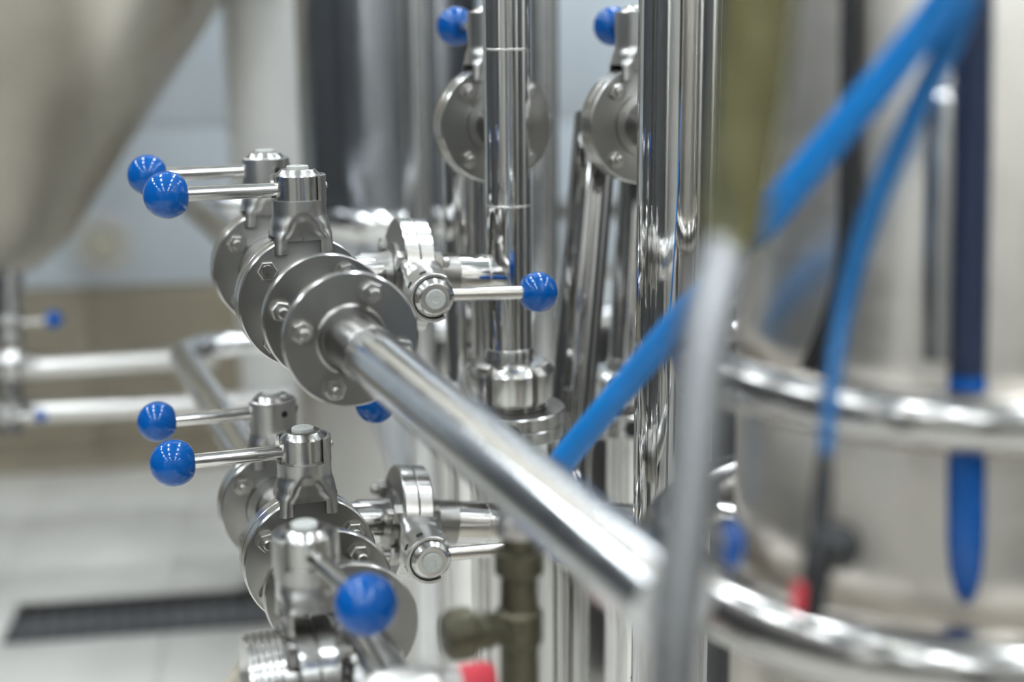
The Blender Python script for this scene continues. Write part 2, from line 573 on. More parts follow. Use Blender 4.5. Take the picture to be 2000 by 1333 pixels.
slab('wall_front', M_wallfront, room(0, FRONT - .05, HGT / 2), RIGHT - LEFT, .1, HGT)

# floor tiles, each its own piece
TS = .45
tile = finish(box_bm(TS - .003, TS - .003, .012, (0, 0, -.006), .0012), 'tile', M_tilef)
Rroom = Matrix((RV, RU, Z)).transposed().to_4x4()
v0, u_0 = -.10, wall_pt.dot(RU)
gr_a, gr_b = W(20, 1222, 3.20), W(505, 1190, 3.30)
def on_floor(px, py):
    d = (W(px, py, 1) - CAM); k = -CAM.z / d.z
    return CAM + d * k
ga, gb = on_floor(22, 1224), on_floor(640, 1181)      # drain axis
gmid, gdir = (ga + gb) / 2, (gb - ga).normalized()
gn = Vector((-gdir.y, gdir.x, 0)); GL, GW = (gb - ga).length, .215
inv = SLABM['floor'].inverted()
for i in range(-8, 9):
    for j in range(0, 18):
        c = room(v0 + i * TS, u_0 - (j + .5) * TS, 0)
        if not (LEFT < c.dot(RV) < RIGHT and FRONT < c.dot(RU)): continue
        m = Matrix.Translation(c + Z * random.uniform(-.0006, .0006)) @ Rroom
        obj('tile', tile, floor, inv @ m)

# wall tiles: brown dado below, blue-grey above
TW = .50
zd = .60
tb = finish(box_bm(TW - .004, .02, zd - .006, (0, 0, 0), .002), 'tile', M_tileb)
tw = finish(box_bm(TW - .004, .02, TW - .004, (0, 0, 0), .002), 'tile', M_tilew)
invw = SLABM['wall_back'].inverted()
for i in range(-7, 8):
    c = room(i * TW + .12, BACK + .012, zd / 2)
    obj('tile', tb, wall_back, invw @ (Matrix.Translation(c) @ Rroom))
    for j in range(6):
        c = room(i * TW + .12, BACK + .012 + random.uniform(-.0006, .0006), zd + (j + .5) * TW)
        obj('tile', tw, wall_back, invw @ (Matrix.Translation(c) @ Rroom))
slab('baseboard_back', M_tileb, room(0, BACK - .012, .03), RIGHT - LEFT, .03, .06)

# ceiling lamps
k = 0
lamp_names = ['over the rear wall', 'over the far tanks', 'over the valve headers', 'over the aisle', 'behind the viewer', 'by the entrance wall']
for j, u in enumerate((3.6, 2.3, 1.0, -.3, -1.6, -2.8)):
    for i, (v, side) in enumerate(((-2.3, 'left'), (-.8, 'inner left'), (.8, 'inner right'), (2.3, 'right'))):
        m = Matrix.Translation(room(v, u, HGT - .06)) @ Rroom
        L = thing('ceiling_lamp', f'long white ceiling lamp {lamp_names[j]}, {side} row', 'lamp', m, 'ceiling lamps')
        obj('housing', finish(box_bm(.22, .60, .08, (0, 0, .02), .006), 'housing', M_paint) if not k else hs, L)
        if not k: hs = L.children[0].data
        obj('diffuser', finish(box_bm(.17, .54, .012, (0, 0, -.026), .002), 'diffuser', M_lamp) if not k else df, L)
        if not k: df = [c for c in L.children if c.name.startswith('diffuser')][0].data
        k += 1

# drain channel in the floor
dm = Matrix((gdir, gn, Z)).transposed().to_4x4(); dm.translation = gmid + Z * .001
dr = thing('floor_drain', 'dark slotted drain grate let into the cream tiled floor', 'drain', dm)
bm = bmesh.new()
for sy in (-1, 1): box_bm(GL, .016, .012, (0, sy * (GW / 2 - .008), .006), .002, bm)
for sx in (-1, 1): box_bm(.016, GW, .012, (sx * (GL / 2 - .008), 0, .006), .002, bm)
obj('frame', finish(bm, 'frame', M_darkmetal), dr)
obj('trough', finish(box_bm(GL - .02, GW - .02, .003, (0, 0, .0015)), 'trough', M_hole_shade), dr)  # flat black sheet; the shade below the bars is in its colour
for yy, ww in ((.0, .052), (-.062, .045)):
    obj('long_bar', finish(box_bm(GL - .03, ww, .007, (0, yy, .0065), .0015), 'long_bar', M_grate), dr)
bar = finish(box_bm(.010, GW - .03, .008, (0, 0, .0075), .0015), 'cross_bar', M_darkmetal)
nb = int(GL / .040)
for i in range(1, nb):
    obj('cross_bar', bar, dr, Matrix.Translation((-GL / 2 + GL * i / nb, 0, 0)))

# ------------------------------------------------------------------ background vessels and columns
def vessel(name, label, cat, px, d, r, prof, mat, extra=None, seg=96):
    """a turned vessel whose axis stands at image column px (at mid height) and depth d; prof = (radius, z)"""
    c = W(px, 666, d); c.z = 0
    root = thing(name, label, cat, Matrix.Translation(c))
    obj('shell', lathe('shell', prof, mat, seg, 30), root)
    return root, c


def zat(py, d, px=1000): return W(px, py, d).z

# big cone bottomed tank, upper left
dC = 3.2
zc0 = zat(515, dC); k1 = dC / F
zt = zat(0, dC)
zr = 2.9
rr0, rr1 = 98 * k1, 452 * k1
sl = (rr1 - rr0) / (zt - zc0)
prof = [(0, zc0 - .01), (rr0 * .35, zc0 - .008), (rr0 * .75, zc0 + .005), (rr0 * 1.02, zc0 + .03), (rr0 + sl * .08, zc0 + .08)]
zz = zc0 + .08
while rr0 + sl * (zz - zc0) < .80 and zz < 2.2:
    zz += .1; prof.append((rr0 + sl * (zz - zc0), zz))
prof += [(prof[-1][0] + .02, zz + .05), (prof[-1][0] + .02, 3.3), (0, 3.4)]
cone, cc = vessel('fermentation_tank', 'large dull steel tank with a cone bottom before the tiled wall', 'tank', 8, dC, 0, prof, M_cone)
obj('outlet', lathe('outlet', [(0, zc0 - .16), (.034, zc0 - .16), (.034, zc0 - .115), (.028, zc0 - .11), (.028, zc0 + .01)], M_darkmetal, 40), cone)
for a in (0.6, 2.4, 4.2):
    lm = Matrix.Translation((math.cos(a) * .62, math.sin(a) * .62, 0))
    obj('leg', lathe('leg', [(0, 0), (.06, 0), (.06, .012), (.03, .014), (.03, 2.2), (0, 2.2)], M_brush, 24), cone, lm)

# pale column
cm = W(540, 666, 3.5); cm.z = 0
col = thing('round_column', 'pale round column standing between the cone tank and the mirror tank', 'column', Matrix.Translation(cm))
obj('shaft', lathe('shaft', [(0, 0), (.091, 0), (.091, 3.54), (0, 3.54)], M_column, 48), col)
obj('foot_ring', lathe('foot_ring', [(.091, 0), (.112, 0), (.112, .03), (.091, .035)], M_brush, 48), col)

# mirror tank hanging on legs behind the valves
dT = 2.35
kT = dT / F
zb = zat(418, dT); rT = 172 * kT
prof = [(0, zb - .46), (.018, zb - .46), (.02, zb - .42), (rT * .9, zb - .06), (rT * .955, zb - .03), (rT * .985, zb - .008), (rT * 1.0, zb + .012), (rT, zb + .028)]
prof += [(rT, 2.6), (rT * .8, 2.68), (0, 2.72)]
mt, mtc = vessel('buffer_tank', 'mirror-finished upright tank with a rounded lower edge behind the upper header', 'tank', 775, dT, rT, prof, M_btank)
obj('rim_band', lathe('rim_band', [(rT - .001, zb + .030), (rT + .006, zb + .027), (rT + .011, zb + .017), (rT + .012, zb + .008), (rT + .009, zb - .004), (rT + .002, zb - .014), (rT * .96, zb - .02)], M_polish, 96), mt)
for nm, px in (('leg', 820), ('leg', 1062)):
    p = W(px, 400, 1.98); p.z = 0
    loc = p - mtc
    obj(nm, lathe('leg', [(0, 0), (.035, 0), (.035, .01), (.0205, .014), (.0205, 2.7), (0, 2.7)], M_pipe, 32), mt, Matrix.Translation(loc))
    q = Vector((0, 0, 0)) - Vector((loc.x, loc.y, 0))
    bmq = tube_bm([Vector((loc.x, loc.y, 2.1)), Vector((0, 0, 2.1))], .012, 16)
    obj('leg_bracket', finish(bmq, 'leg_bracket', M_brush), mt)

# wide brushed vat low behind the valves
dV = 3.02
kV = dV / F
zv = zat(640, dV - .36)
rV = 330 * kV
prof = [(0, 0), (rV * .9, 0), (rV, .03), (rV, zv - .03), (rV + .008, zv - .02), (rV + .008, zv), (rV - .004, zv + .004), (rV * .6, zv + .05), (0, zv + .07)]
vessel('squat_vat', 'wide brushed steel vat standing low behind the lower valves', 'vat', 915, dV, rV, prof, M_brush)

# round access port on the tiled wall
pp = wall_pt + RV * ((W(210, 465, 4.6) - wall_pt).dot(RV)); pp.z = W(210, 465, 4.62).z
pm = zframe(pp, -RU)
po = thing('wall_port', 'round pale port with an ivory centre on the blue-grey tiled wall', 'port', pm)
obj('ring', lathe('ring', [(.05, 0), (.098, 0), (.098, .012), (.09, .018), (.062, .018), (.056, .010), (.0, .010)], M_column, 48), po)
obj('centre_cap', lathe('centre_cap', [(.048, .009), (.048, .03), (.040, .038), (0, .04)], M_ivory, 40), po)

# horizontal beam at the far wall seen between the flanges
bp = W(1150, 408, 4.2)
bmx = Matrix((RV, RU, Z)).transposed().to_4x4(); bmx.translation = bp
be = thing('wall_rail', 'grey horizontal steel rail crossing behind the slanted pipes', 'rail', bmx)
obj('rail_bar', finish(box_bm(1.1, .06, .058, (0.05, 0, 0), .004), 'rail_bar', M_brush), be)
for sx in (-.42, .5):
    obj('rail_post', finish(box_bm(.04, .04, bp.z + .02, (sx, 0, -bp.z / 2), .003), 'rail_post', M_brush), be)

# far pipes with two small valves at the left
dL = 2.62
L1a, L1b = W(18, 722, dL), W(420, 696, dL + .09)
L2a, L2b = W(18, 806, dL + .02), W(570, 783, dL + .13)
pipe('upper of two far horizontal pipes before the brown dado', [L1a, L1b], .0205, M_brush)
pipe('lower of two far horizontal pipes before the brown dado', [L2a, L2b], .0205, M_brush)
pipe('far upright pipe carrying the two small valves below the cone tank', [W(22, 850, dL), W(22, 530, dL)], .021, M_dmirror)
fx = (L1b - L1a).normalized()
vo = W(25, 712, dL)
valve('far valve below the cone tank, its blue knob pointing along the upper far pipe', vo - fx * .0, fx, Z, PI / 2 + .2, .078, R=.040, s=.9, necks=(True, True), screw=None)
valve('far valve under the cone tank whose blue knob points at the viewer', W(22, 800, dL), Z, -RU + Vector((0, 0, 0.0)), 0.0, .06, R=.040, s=.62, necks=(True, True), screw=None, knob=.012)

# ------------------------------------------------------------------ headers
A_c, B_c = W(592, 587, 1.08), W(528, 522, 1.245)
C_c, D_c = W(602, 1088, 1.08), W(541, 985, 1.25)
F1, F2 = W(682, 660, .945), W(637, 619, 1.012)
F1c, F2c = W(682, 1222, .945), W(640, 1152, 1.012)

up_end = W(1316, 1188, .567)
# upper header: near pipe
nd = (up_end - F1).normalized()
pn = pipe('thick main pipe running from the front flange towards the viewer', [F1 + nd * .0, F1 + nd * .03, up_end], RT_TUBE,
          M_pipe, rings=[(F1 + nd * .046, nd), (F1 + nd * .014, nd)], name='main_pipe')
obj('ferrule', lathe('ferrule', [(.0190, .0), (.0192, .045), (.0186, .047)], M_turn, 48), pn, zframe(Vector((0, 0, 0)), nd))
# riser at the near end
rp = [W(1424, 478, .465), W(1376, 690, .46), W(1345, 1000, .455), W(1322, 1200, .452), W(1308, 1460, .45)]
pipe('slim blurred grey riser crossing the near end of the main pipe', spline(rp), .0092, M_riser, name='riser_pipe')
pipe('translucent yellow-green tube standing for a reflection above the slim riser', spline([W(1500, -140, .48), W(1474, 130, .475), W(1446, 340, .47), W(1426, 500, .465)]), [.0118] * 12 + [.0118 - .0018 * i / 24 for i in range(25)], M_yel, name='yellow_reflection', cat='hose')  # solid tube built in place of a yellow reflection

# upper header beyond the valves, bending to the right far behind
e1 = W(372, 402, 2.02)
hb = [A_c, B_c, e1, e1 + HX * .5]
pipe('upper header pipe linking the two upper valves and bending away far behind', fillet([B_c, e1, e1 + HX * .17, e1 + HX * .17 - Z * .17], .07), RT_TUBE, M_pipe, name='header_pipe')
e2 = W(345, 680, 2.02)
pipe('lower header pipe that bends at a far elbow behind the valves', fillet([D_c, e2, W(345, 680, 2.02) + HX * .75], .09), RT_TUBE, M_pipe, name='header_pipe')
pipe('short pipe joining the two upper header valves', [A_c, B_c], .0195, M_polish, name='header_pipe')
pipe('short pipe joining the two lower header valves', [C_c, D_c], .0195, M_polish, name='header_pipe')


def spool(label, f1, f2, A, angs, Rs=(.0455, .0462), front_pipe=True):
    d = (f1 - f2).normalized()
    m = frame(f1, HD, Z)
    root = thing('flanged_spool', label, 'flange', m)
    mi = m.inverted()
    l2 = mi @ f2
    # front flange, face towards the viewer
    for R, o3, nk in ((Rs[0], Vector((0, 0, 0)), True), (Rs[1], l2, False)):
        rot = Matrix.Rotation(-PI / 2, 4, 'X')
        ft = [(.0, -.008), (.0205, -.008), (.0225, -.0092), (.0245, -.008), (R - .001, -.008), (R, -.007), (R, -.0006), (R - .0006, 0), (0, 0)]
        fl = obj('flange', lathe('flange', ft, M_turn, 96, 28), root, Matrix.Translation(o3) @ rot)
        for a in angs:
            rr = R * .755
            p = Vector((rr * math.cos(a), rr * math.sin(a), 0))
            b = obj('bolt', bolt_mesh(.0235, .98), fl, Matrix.Translation((p.x, -p.y, .0)) @ Matrix.Rotation(random.uniform(0, 1), 4, 'Z'))
            obj('nut', nut_mesh(.98), fl, Matrix.Translation((p.x, -p.y, -.008)) @ Matrix.Rotation(PI, 4, 'X') @ Matrix.Rotation(random.uniform(.0, 1), 4, 'Z'))
    bm = tube_bm([Vector((0, .002, 0)), l2], .0285, 48)
    obj('spool_body', finish(bm, 'spool_body', M_turn), root)
    la = mi @ A
    bm = tube_bm([l2, la], .0255, 48)
    obj('rear_neck', finish(bm, 'rear_neck', M_turn), root)
    return root


sa = [math.radians(a) for a in (67, 166, 247, 346)]
spool('front pair of large flanges with nuts where the main pipe starts', F1, F2, A_c, sa)
spool('pair of large flanges under the near blue knob on the lower header', F1c, F2c, C_c, [math.radians(a) for a in (52, 140, 232, 320)], Rs=(.0455, .0462))

hA = math.radians(180)
valve('upper header front valve with blue knob, bright head with a cut-away sleeve', A_c, HD, Z, hA, .096, nut_front=False, open_c=238, open_w=150, angs=[math.radians(a) for a in (44, 137, 227, 313)], screw=math.radians(5), holes=(math.radians(20),))
valve('upper header rear valve, its blue knob half behind the front knob', B_c, HD, Z, hA + math.radians(1), .099, nut_front=True, open_c=120, open_w=140, holes=(math.radians(290), math.radians(350)), angs=[math.radians(a) for a in (40, 142, 222, 320)])
valve('lower header middle valve with blue knob and a cut-away sleeve', C_c, HD, Z, hA, .095, nut_front=True, open_c=238, open_w=150, angs=[math.radians(a) for a in (33, 147, 213, 327)], screw=math.radians(5))
valve('lower header rear valve with blue knob, farthest along the lower header', D_c, HD, Z, hA, .097, nut_front=True, open_c=120, open_w=140, holes=(math.radians(290), math.radians(345)), angs=[math.radians(a) for a in (40, 142, 222, 320)])

# lower near pipe and the side outlet with valve E
near = F1c + (F1c - C_c).normalized() * .30
nd2 = (near - F1c).normalized()
pipe('thick lower pipe coming forward from the lower flanges', [F1c, near], RT_TUBE, M_pipe, rings=[(F1c + nd2 * .012, nd2)], name='lower_pipe')
E_c = W(607, 1322, .895)
EX = (HX * 1.0).normalized()
tee = F1c + nd2 * ((E_c - F1c).dot(nd2) + .0)
ev = valve('nearest lower valve above the threaded outlet, blue knob pointing at the viewer', E_c, EX, Z, math.radians(9), .098, R=.0405, s=1.0, nut_front=False, open_c=10, open_w=120, necks=(False, True), knob=.0178, screw=None, bk=.9)
pipe('short branch pipe from the lower pipe to the threaded outlet valve', [E_c + EX * .013, tee + EX * .0], .0175, M_pipe, name='branch_pipe')
tu = thing('threaded_outlet', 'open threaded steel outlet at the bottom edge below the near valve', 'outlet', zframe(E_c - EX * .0125, -EX))
prof = [(.0, 0), (.026, 0), (.026, .004), (.0275, .0045), (.0275, .006)]
zz = .006
for i in range(5):
    prof += [(.0325, zz + .0010), (.0325, zz + .0022), (.0300, zz + .0034), (.0300, zz + .0040)]
    zz += .0042
prof += [(.0300, zz + .001), (.0270, zz + .001), (.0255, zz - .004), (.0235, zz - .022), (0, zz - .022)]
obj('male_thread', lathe('male_thread', prof, M_rim, 80, 25), tu)

b0_, b1_ = W(492, 1248, 1.22), W(425, 1352, 1.16)
br = thing('flat_brace', 'brownish slanted flat brace under the threaded outlet at the bottom edge', 'brace', zframe(b0_, b1_ - b0_, HX))
bl = (b1_ - b0_).length
obj('brace_bar', finish(box_bm(.05, .006, bl * 1.6, (.026, 0, bl * .8), .0015), 'brace_bar', M_cone), br)
for kz in (.2, .8): obj('rivet', lathe('rivet', [(.004, 0), (.0036, .002), (0, .003)], M_bolt, 16), br, Matrix.Translation((.026, -.003, bl * kz)) @ Matrix.Rotation(PI / 2, 4, 'X'))

# blurred fitting with a red lever at the bottom edge
bf = W(800, 1352, .72)
fit = thing('hose_fitting', 'blurred grey fitting with a red lever at the bottom edge', 'fitting', zframe(bf, HX))
obj('fitting_body', lathe('fitting_body', [(0, -.022), (.010, -.022), (.0125, -.018), (.0125, .012), (.009, .016), (.009, .030), (0, .030)], M_brush, 40), fit)
obj('red_lever', lathe('red_lever', [(0, .024), (.008, .024), (.0096, .027), (.0096, .040), (.008, .044), (0, .044)], M_red, 32), fit)
pipe('blurred short pipe under the fitting with the red lever', [bf - Z * .2, bf], .011, M_pipe, name='stub_pipe')

# ------------------------------------------------------------------ branches, upright pipe, side valves G and H
def branch(cy, cx, dpt, hx, hy, hd, headc, vert_px, label, label_p1, label_p2, phi, ln, nf, knob_, frm):
    """a valve lying on its side between header and upright pipe"""
    c = W(cx, cy, dpt)
    ax = (W(vert_px, cy + 2, dpt + .027) - c).normalized()
    stem = W(hx, hy, hd) - c
    valve(label, c, ax, stem, phi, ln, R=.0485, s=.97, nut_front=nf, open_c=phi * 180 / PI, open_w=120, holes=(phi + PI * .62, phi + PI * .85, phi + PI * 1.15), knob=knob_, screw=None, bk=1.12,
          angs=[math.radians(a) for a in (62, 118, 242, 298)])
    return c, ax

upx = 994
gc, gax = branch(537, 797, 1.215, 842, 588, 1.118, None, upx,
       'side valve lying between upper header and upright pipe, its knob over the pipe', '', '', math.radians(92), .090, False, .0166, A_c)
hc, hax = branch(1020, 794, 1.215, 838, 1104, 1.118, None, upx,
       'side valve lying on the lower branch, its handle running behind the main pipe', '', '', math.radians(95), .118, True, .0166, C_c)
t1 = B_c + (A_c - B_c) * .45
t2 = D_c + (C_c - D_c) * .45
pipe('polished branch pipe from the upper header to the upper side valve', [t1, gc - gax * .013], .0180, M_polish, name='branch_pipe', rings=[(gc - gax * .043, gax)])
pipe('polished branch pipe from the lower header to the lower side valve', [t2, hc - hax * .013], .0180, M_polish, name='branch_pipe', rings=[(hc - hax * .043, hax)])
v_g, v_h = gc + gax * ((W(upx, 540, 1.24) - gc).length), hc + hax * .245
pipe('polished branch pipe from the upper side valve into the upright pipe', [gc + gax * .013, v_g], .0184, M_mirror, name='branch_pipe', rings=[(gc + gax * .069, gax)])
pipe('polished branch pipe from the lower side valve running behind the main pipe', [hc + hax * .013, v_h], .0184, M_mirror, name='branch_pipe', rings=[(hc + hax * .07, hax)])
vx, vy = v_g.x, v_g.y
def V3(z): return Vector((vx, vy, z))
ztop = 1.95
z_un = W(998, 716, 1.235).z
z1, z2, z3 = W(992, 95, 1.235).z, W(994, 398, 1.235).z, W(997, 690, 1.235).z
pipe('bright upright pipe in front of the bolted flange, standing in the slotted nut', [V3(z_un - .005), V3(ztop)], .0196, M_mirror, name='upright_pipe',
     rings=[(V3(z1), Z), (V3(z2), Z), (V3(z3), Z)])


def union(label, base, s=1.0):
    """slotted round nut over a threaded neck; z = 0 is the top of the nut"""
    root = thing('union_nut', label, 'nut', Matrix.Translation(base) @ Matrix.Scale(s, 4))
    N, n = 6, 120
    bm = bmesh.new()
    prof = [(.0225, -.004), (.0225, .0008), (.0300, .0010), (.0355, -.0012), (.0385, -.005), (.0400, -.008), (.0400, -.030), (.0388, -.0335), (.0330, -.0335), (.0325, -.030)]
    rings = []
    for i in range(n):
        th = 2 * PI * i / n
        ph = ((th + .45) % (2 * PI / N)) / (2 * PI / N)
        cut = .0065 if .43 < ph < .57 else 0
        rings.append([bm.verts.new(((r - (cut if r > .034 else 0)) * math.cos(th), (r - (cut if r > .034 else 0)) * math.sin(th), z)) for r, z in prof])
    for i in range(n):
        a, b = rings[i], rings[(i + 1) % n]
        for k in range(len(prof)):
            l = (k + 1) % len(prof)
            bm.faces.new((a[k], a[l], b[l], b[k]))
    obj('slotted_nut', finish(bm, 'slotted_nut', M_rim, 25), root)
    obj('collar', lathe('collar', [(.0190, .012), (.0205, .0115), (.0212, .009), (.0212, .0), (.0235, -.001), (.0235, -.004)], M_rim, 64), root)
    pr = [(.0, -.030), (.0320, -.030)]
    zz = -.031
    for i in range(3):
        pr += [(.0335, zz - .001), (.0335, zz - .002), (.0315, zz - .0035)]
        zz -= .0038
    pr += [(.0315, -.0445), (0, -.0445)]
    obj('threaded_neck', lathe('threaded_neck', pr, M_rim, 64, 25), root)
    return root


def body_pair(label, c, hole_dir, R=.0500):
    root = thing('valve_body', label, 'valve', frame(c, Z, hole_dir))
    flange_pair(root, R, .0122, (False, True))
    obj('stem_bore_disc', lathe('stem_bore_disc', [(.0078, 0), (.0078, .0012), (.0070, .0016), (.0066, .0010), (0, .0008)], M_hole_shade, 32), root, Matrix.Translation((0, 0, R - .0006)))  # shallow black disc painted as the shade of a deep bore
    return root


union('bright slotted union nut at the foot of the upright pipe', V3(z_un))
bc = V3(z_un - .042 - .0125)
# dark mirror pipe K, bore faces the viewer
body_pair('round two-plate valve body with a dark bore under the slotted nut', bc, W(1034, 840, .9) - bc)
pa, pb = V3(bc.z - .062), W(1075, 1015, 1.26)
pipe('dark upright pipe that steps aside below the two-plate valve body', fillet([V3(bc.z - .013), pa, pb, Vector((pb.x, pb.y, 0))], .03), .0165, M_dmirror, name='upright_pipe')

# flange valves I and J high up
IY = HD.copy(); IY.z *= .3
I_c, J_c = W(962, 243, 1.31), W(1247, 243, 1.31)
IYn = (HD + HX * -.02).normalized()
valve('upper bolted flange valve half hidden by the bright upright pipe', I_c, IYn, Z, math.radians(91), .098, R=.0535, s=1.06, nut_front=True, open_c=97, open_w=120, knob=.0187, screw=None)
valve('upper bolted flange valve beside the broad mirror column', J_c, IYn, Z, math.radians(80), .098, R=.0535, s=1.06, nut_front=True, open_c=97, open_w=120, knob=.0187, screw=None)
for o in [x for x in COL.objects if x.get('category') == 'valve' and str(x.get('label', '')).startswith('upper bolted flange')]:
    obj('blind_cap', lathe('blind_cap', [(.0180, .0), (.0205, .0005), (.0205, .006), (.0180, .010), (.0100, .0145), (0, .016)], M_polish, 48), o, Matrix.Translation((0, -.0405, 0)) @ Matrix.Rotation(PI / 2, 4, 'X'))
p0 = W(905, 300, 1.37)
pipe('dark polished drop pipe behind the bright upright pipe', [p0, Vector((p0.x, p0.y, 0))], .0205, M_mirror, name='drop_pipe')
pipe('short pipe from the flange valve behind the upright pipe to its drop pipe', fillet([I_c + IYn * .012, I_c + IYn * .07, Vector((p0.x, p0.y, p0.z + .005))], .012), .0195, M_mirror, name='drop_pipe')
s0, s1 = W(1166, 225, 1.38), W(1112, 850, 1.36)
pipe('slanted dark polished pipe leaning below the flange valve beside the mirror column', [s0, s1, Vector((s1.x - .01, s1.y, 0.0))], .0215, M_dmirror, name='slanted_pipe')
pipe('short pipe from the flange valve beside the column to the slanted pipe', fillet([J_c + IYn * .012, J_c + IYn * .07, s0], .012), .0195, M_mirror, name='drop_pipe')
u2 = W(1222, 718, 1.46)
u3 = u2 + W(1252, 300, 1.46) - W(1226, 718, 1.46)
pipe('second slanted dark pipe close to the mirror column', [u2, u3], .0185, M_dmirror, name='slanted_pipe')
union('farther slotted union nut half hidden by the blue hose', u2, .92)
b2 = u2 - Z * .052
body_pair('farther two-plate valve body beyond the blue hose', b2, W(1500, 840, .9) - b2, .0480)
pipe('dark upright pipe below the farther valve body', [b2 - Z * .013, Vector((b2.x, b2.y, 0))], .0190, M_mirror, name='upright_pipe')
q = W(1168, 800, 1.47)
pc = thing('pipe_clamp', 'small dark pipe clamp between the slanted pipe and the farther nut', 'clamp', Matrix.Translation(q))
obj('clamp_ring', lathe('clamp_ring', [(.010, -.012), (.020, -.012), (.022, -.009), (.022, -.003), (.0195, 0), (.0195, .004), (.010, .006), (.010, .02), (0, .02)], M_bolt, 40), pc)
obj('clamp_ear', finish(box_bm(.012, .012, .010, (-.014, -.01, .012), .002), 'clamp_ear', M_bolt), pc)

# broad mirror column K
kb = W(1318, 666, 1.07)
K = thing('mirror_column', 'broad upright mirror-polished pipe in the middle of the picture', 'pipe', Matrix.Translation(Vector((kb.x, kb.y, 0))))
obj('column_wall', lathe('column_wall', [(0, 0), (.030, 0), (.030, 2.6), (0, 2.6)], M_mirror, 96), K)
for zz in (W(1318, 120, 1.07).z + .12, W(1318, 1400, 1.07).z):
    obj('weld_seam', lathe('weld_seam', [(.0295, -.0016), (.0306, 0), (.0295, .0016)], M_weld, 64, 60), K, Matrix.Translation((0, 0, zz)))
# reflected knob, built as a solid flattened blue disc
k0, k1_ = W(1348, 985, .457), W(1430, 1066, .60)
dk = thing('knob_reflection', 'narrow blue disc on a thin rod standing for a reflected knob beside the small tank', 'knob', Matrix.Translation(k0))
obj('rod', finish(tube_bm([Vector((0, 0, 0)), k1_ - k0], .0022, 16), 'rod', M_rod), dk)
kd = (RT * .95 + fwd * .2).normalized()
obj('disc', lathe('disc', [(0, -.0032), (.0064, -.0030), (.0098, -.0015), (.0106, 0), (.0098, .0015), (.0064, .0030), (0, .0032)], M_blue, 40, 50), dk, zframe(k1_ - k0, kd))

# small valve hidden behind the front flange, only its blue knob shows
hk = W(733, 789, 1.19)
t5 = W(712, 596, 1.24)
dv = thing('drain_lever', 'blue knob peeping out under the front flange', 'lever', zframe(t5, hk - t5))
Lk = (hk - t5).length
hr = obj('handle_rod', lathe('handle_rod', [(0, .0), (.0052, .0), (.0052, Lk - .012), (0, Lk - .012)], M_rod, 24), dv)
obj('knob', lathe('knob', knob_prof(.0168), M_blue, 64, 40), hr, Matrix.Translation((0, 0, Lk)))
obj('pivot', lathe('pivot', [(0, -.03), (.012, -.03), (.014, -.01), (.014, .012), (0, .014)], M_cast, 32), dv)

# ------------------------------------------------------------------ low pipes at the bottom centre
def upright(label, px, py0, d, r, mat, name='upright_pipe'):
    p = W(px, py0, d)
    return pipe(label, [p, Vector((p.x, p.y, 0))], r, mat, name=name)

upright('slim upright pipe below the blue hose end', 1200, 1150, 1.55, .0095, M_mirror)
tp = thing('brass_tap', 'blurred tarnished olive brass tap on a dark stub below the main pipe', 'tap', frame(W(1014, 1222, .785), HX, Z) @ Matrix.Scale(.53, 4))
obj('tap_body', lathe('tap_body', [(0, -.62), (.020, -.62), (.020, -.02), (.0245, -.016), (.0245, .016), (.020, .020), (.019, .055), (.0255, .06), (.0255, .082), (.018, .086), (.018, .1), (0, .1)], M_brass, 40), tp)
obj('tap_barrel', lathe('tap_barrel', [(0, 0), (.017, 0), (.017, .03), (.0195, .034), (.0195, .048), (.026, .052), (.0275, .06), (.0265, .075), (.020, .082), (0, .084)], M_brass, 40), tp, Matrix.Rotation(PI / 2, 4, 'X') @ Matrix.Translation((0, 0, 0)))
obj('tap_cap', lathe('tap_cap', [(0, .1), (.021, .1), (.023, .104), (.023, .118), (.019, .124), (0, .125)], M_bolt, 32), tp)

# ------------------------------------------------------------------ the small tank on the right
cT = W(1868, 760, .765); cT.z = 0
ST = thing('small_tank', 'small polished tank at the right with two fat hoop rails', 'tank', Matrix.Translation(cT))
RS = .1165
obj('shell', lathe('shell', [(0, .02), (RS, .02), (RS, 1.95), (RS * .8, 2.0), (0, 2.02)], M_satin, 128), ST)


def hoop(zc, R, r):
    bm = bmesh.new()
    n, m_ = 128, 28
    vs = [[bm.verts.new(((R + r * math.cos(2 * PI * j / m_)) * math.cos(2 * PI * i / n), (R + r * math.cos(2 * PI * j / m_)) * math.sin(2 * PI * i / n), r * math.sin(2 * PI * j / m_))) for j in range(m_)] for i in range(n)]
    for i in range(n):
        for j in range(m_):
            bm.faces.new((vs[i][j], vs[(i + 1) % n][j], vs[(i + 1) % n][(j + 1) % m_], vs[i][(j + 1) % m_]))
    h = obj('hoop_rail', finish(bm, 'hoop_rail', M_hoop), ST, Matrix.Translation((0, 0, zc)))
    for a in (.3, 1.4, 2.6, 5.6, 6.0):
        bmq = tube_bm([Vector((math.cos(a) * (RS - .004), math.sin(a) * (RS - .004), 0)), Vector((math.cos(a) * R, math.sin(a) * R, 0))], .005, 12)
        obj('hoop_bracket', finish(bmq, 'hoop_bracket', M_polish), h)


def z_for(py, R):
    """height at which the near point of a hoop of radius R shows at image row py"""
    h = Vector((CAM.x - cT.x, CAM.y - cT.y, 0)).normalized() * R
    lo, hi = .3, 1.8
    for _ in range(40):
        z = (lo + hi) / 2
        v = Vector((cT.x + h.x, cT.y + h.y, z)) - CAM
        y = 666.5 - F * v.dot(UP) / v.dot(fwd)
        if y > py: lo = z
        else: hi = z
    return z


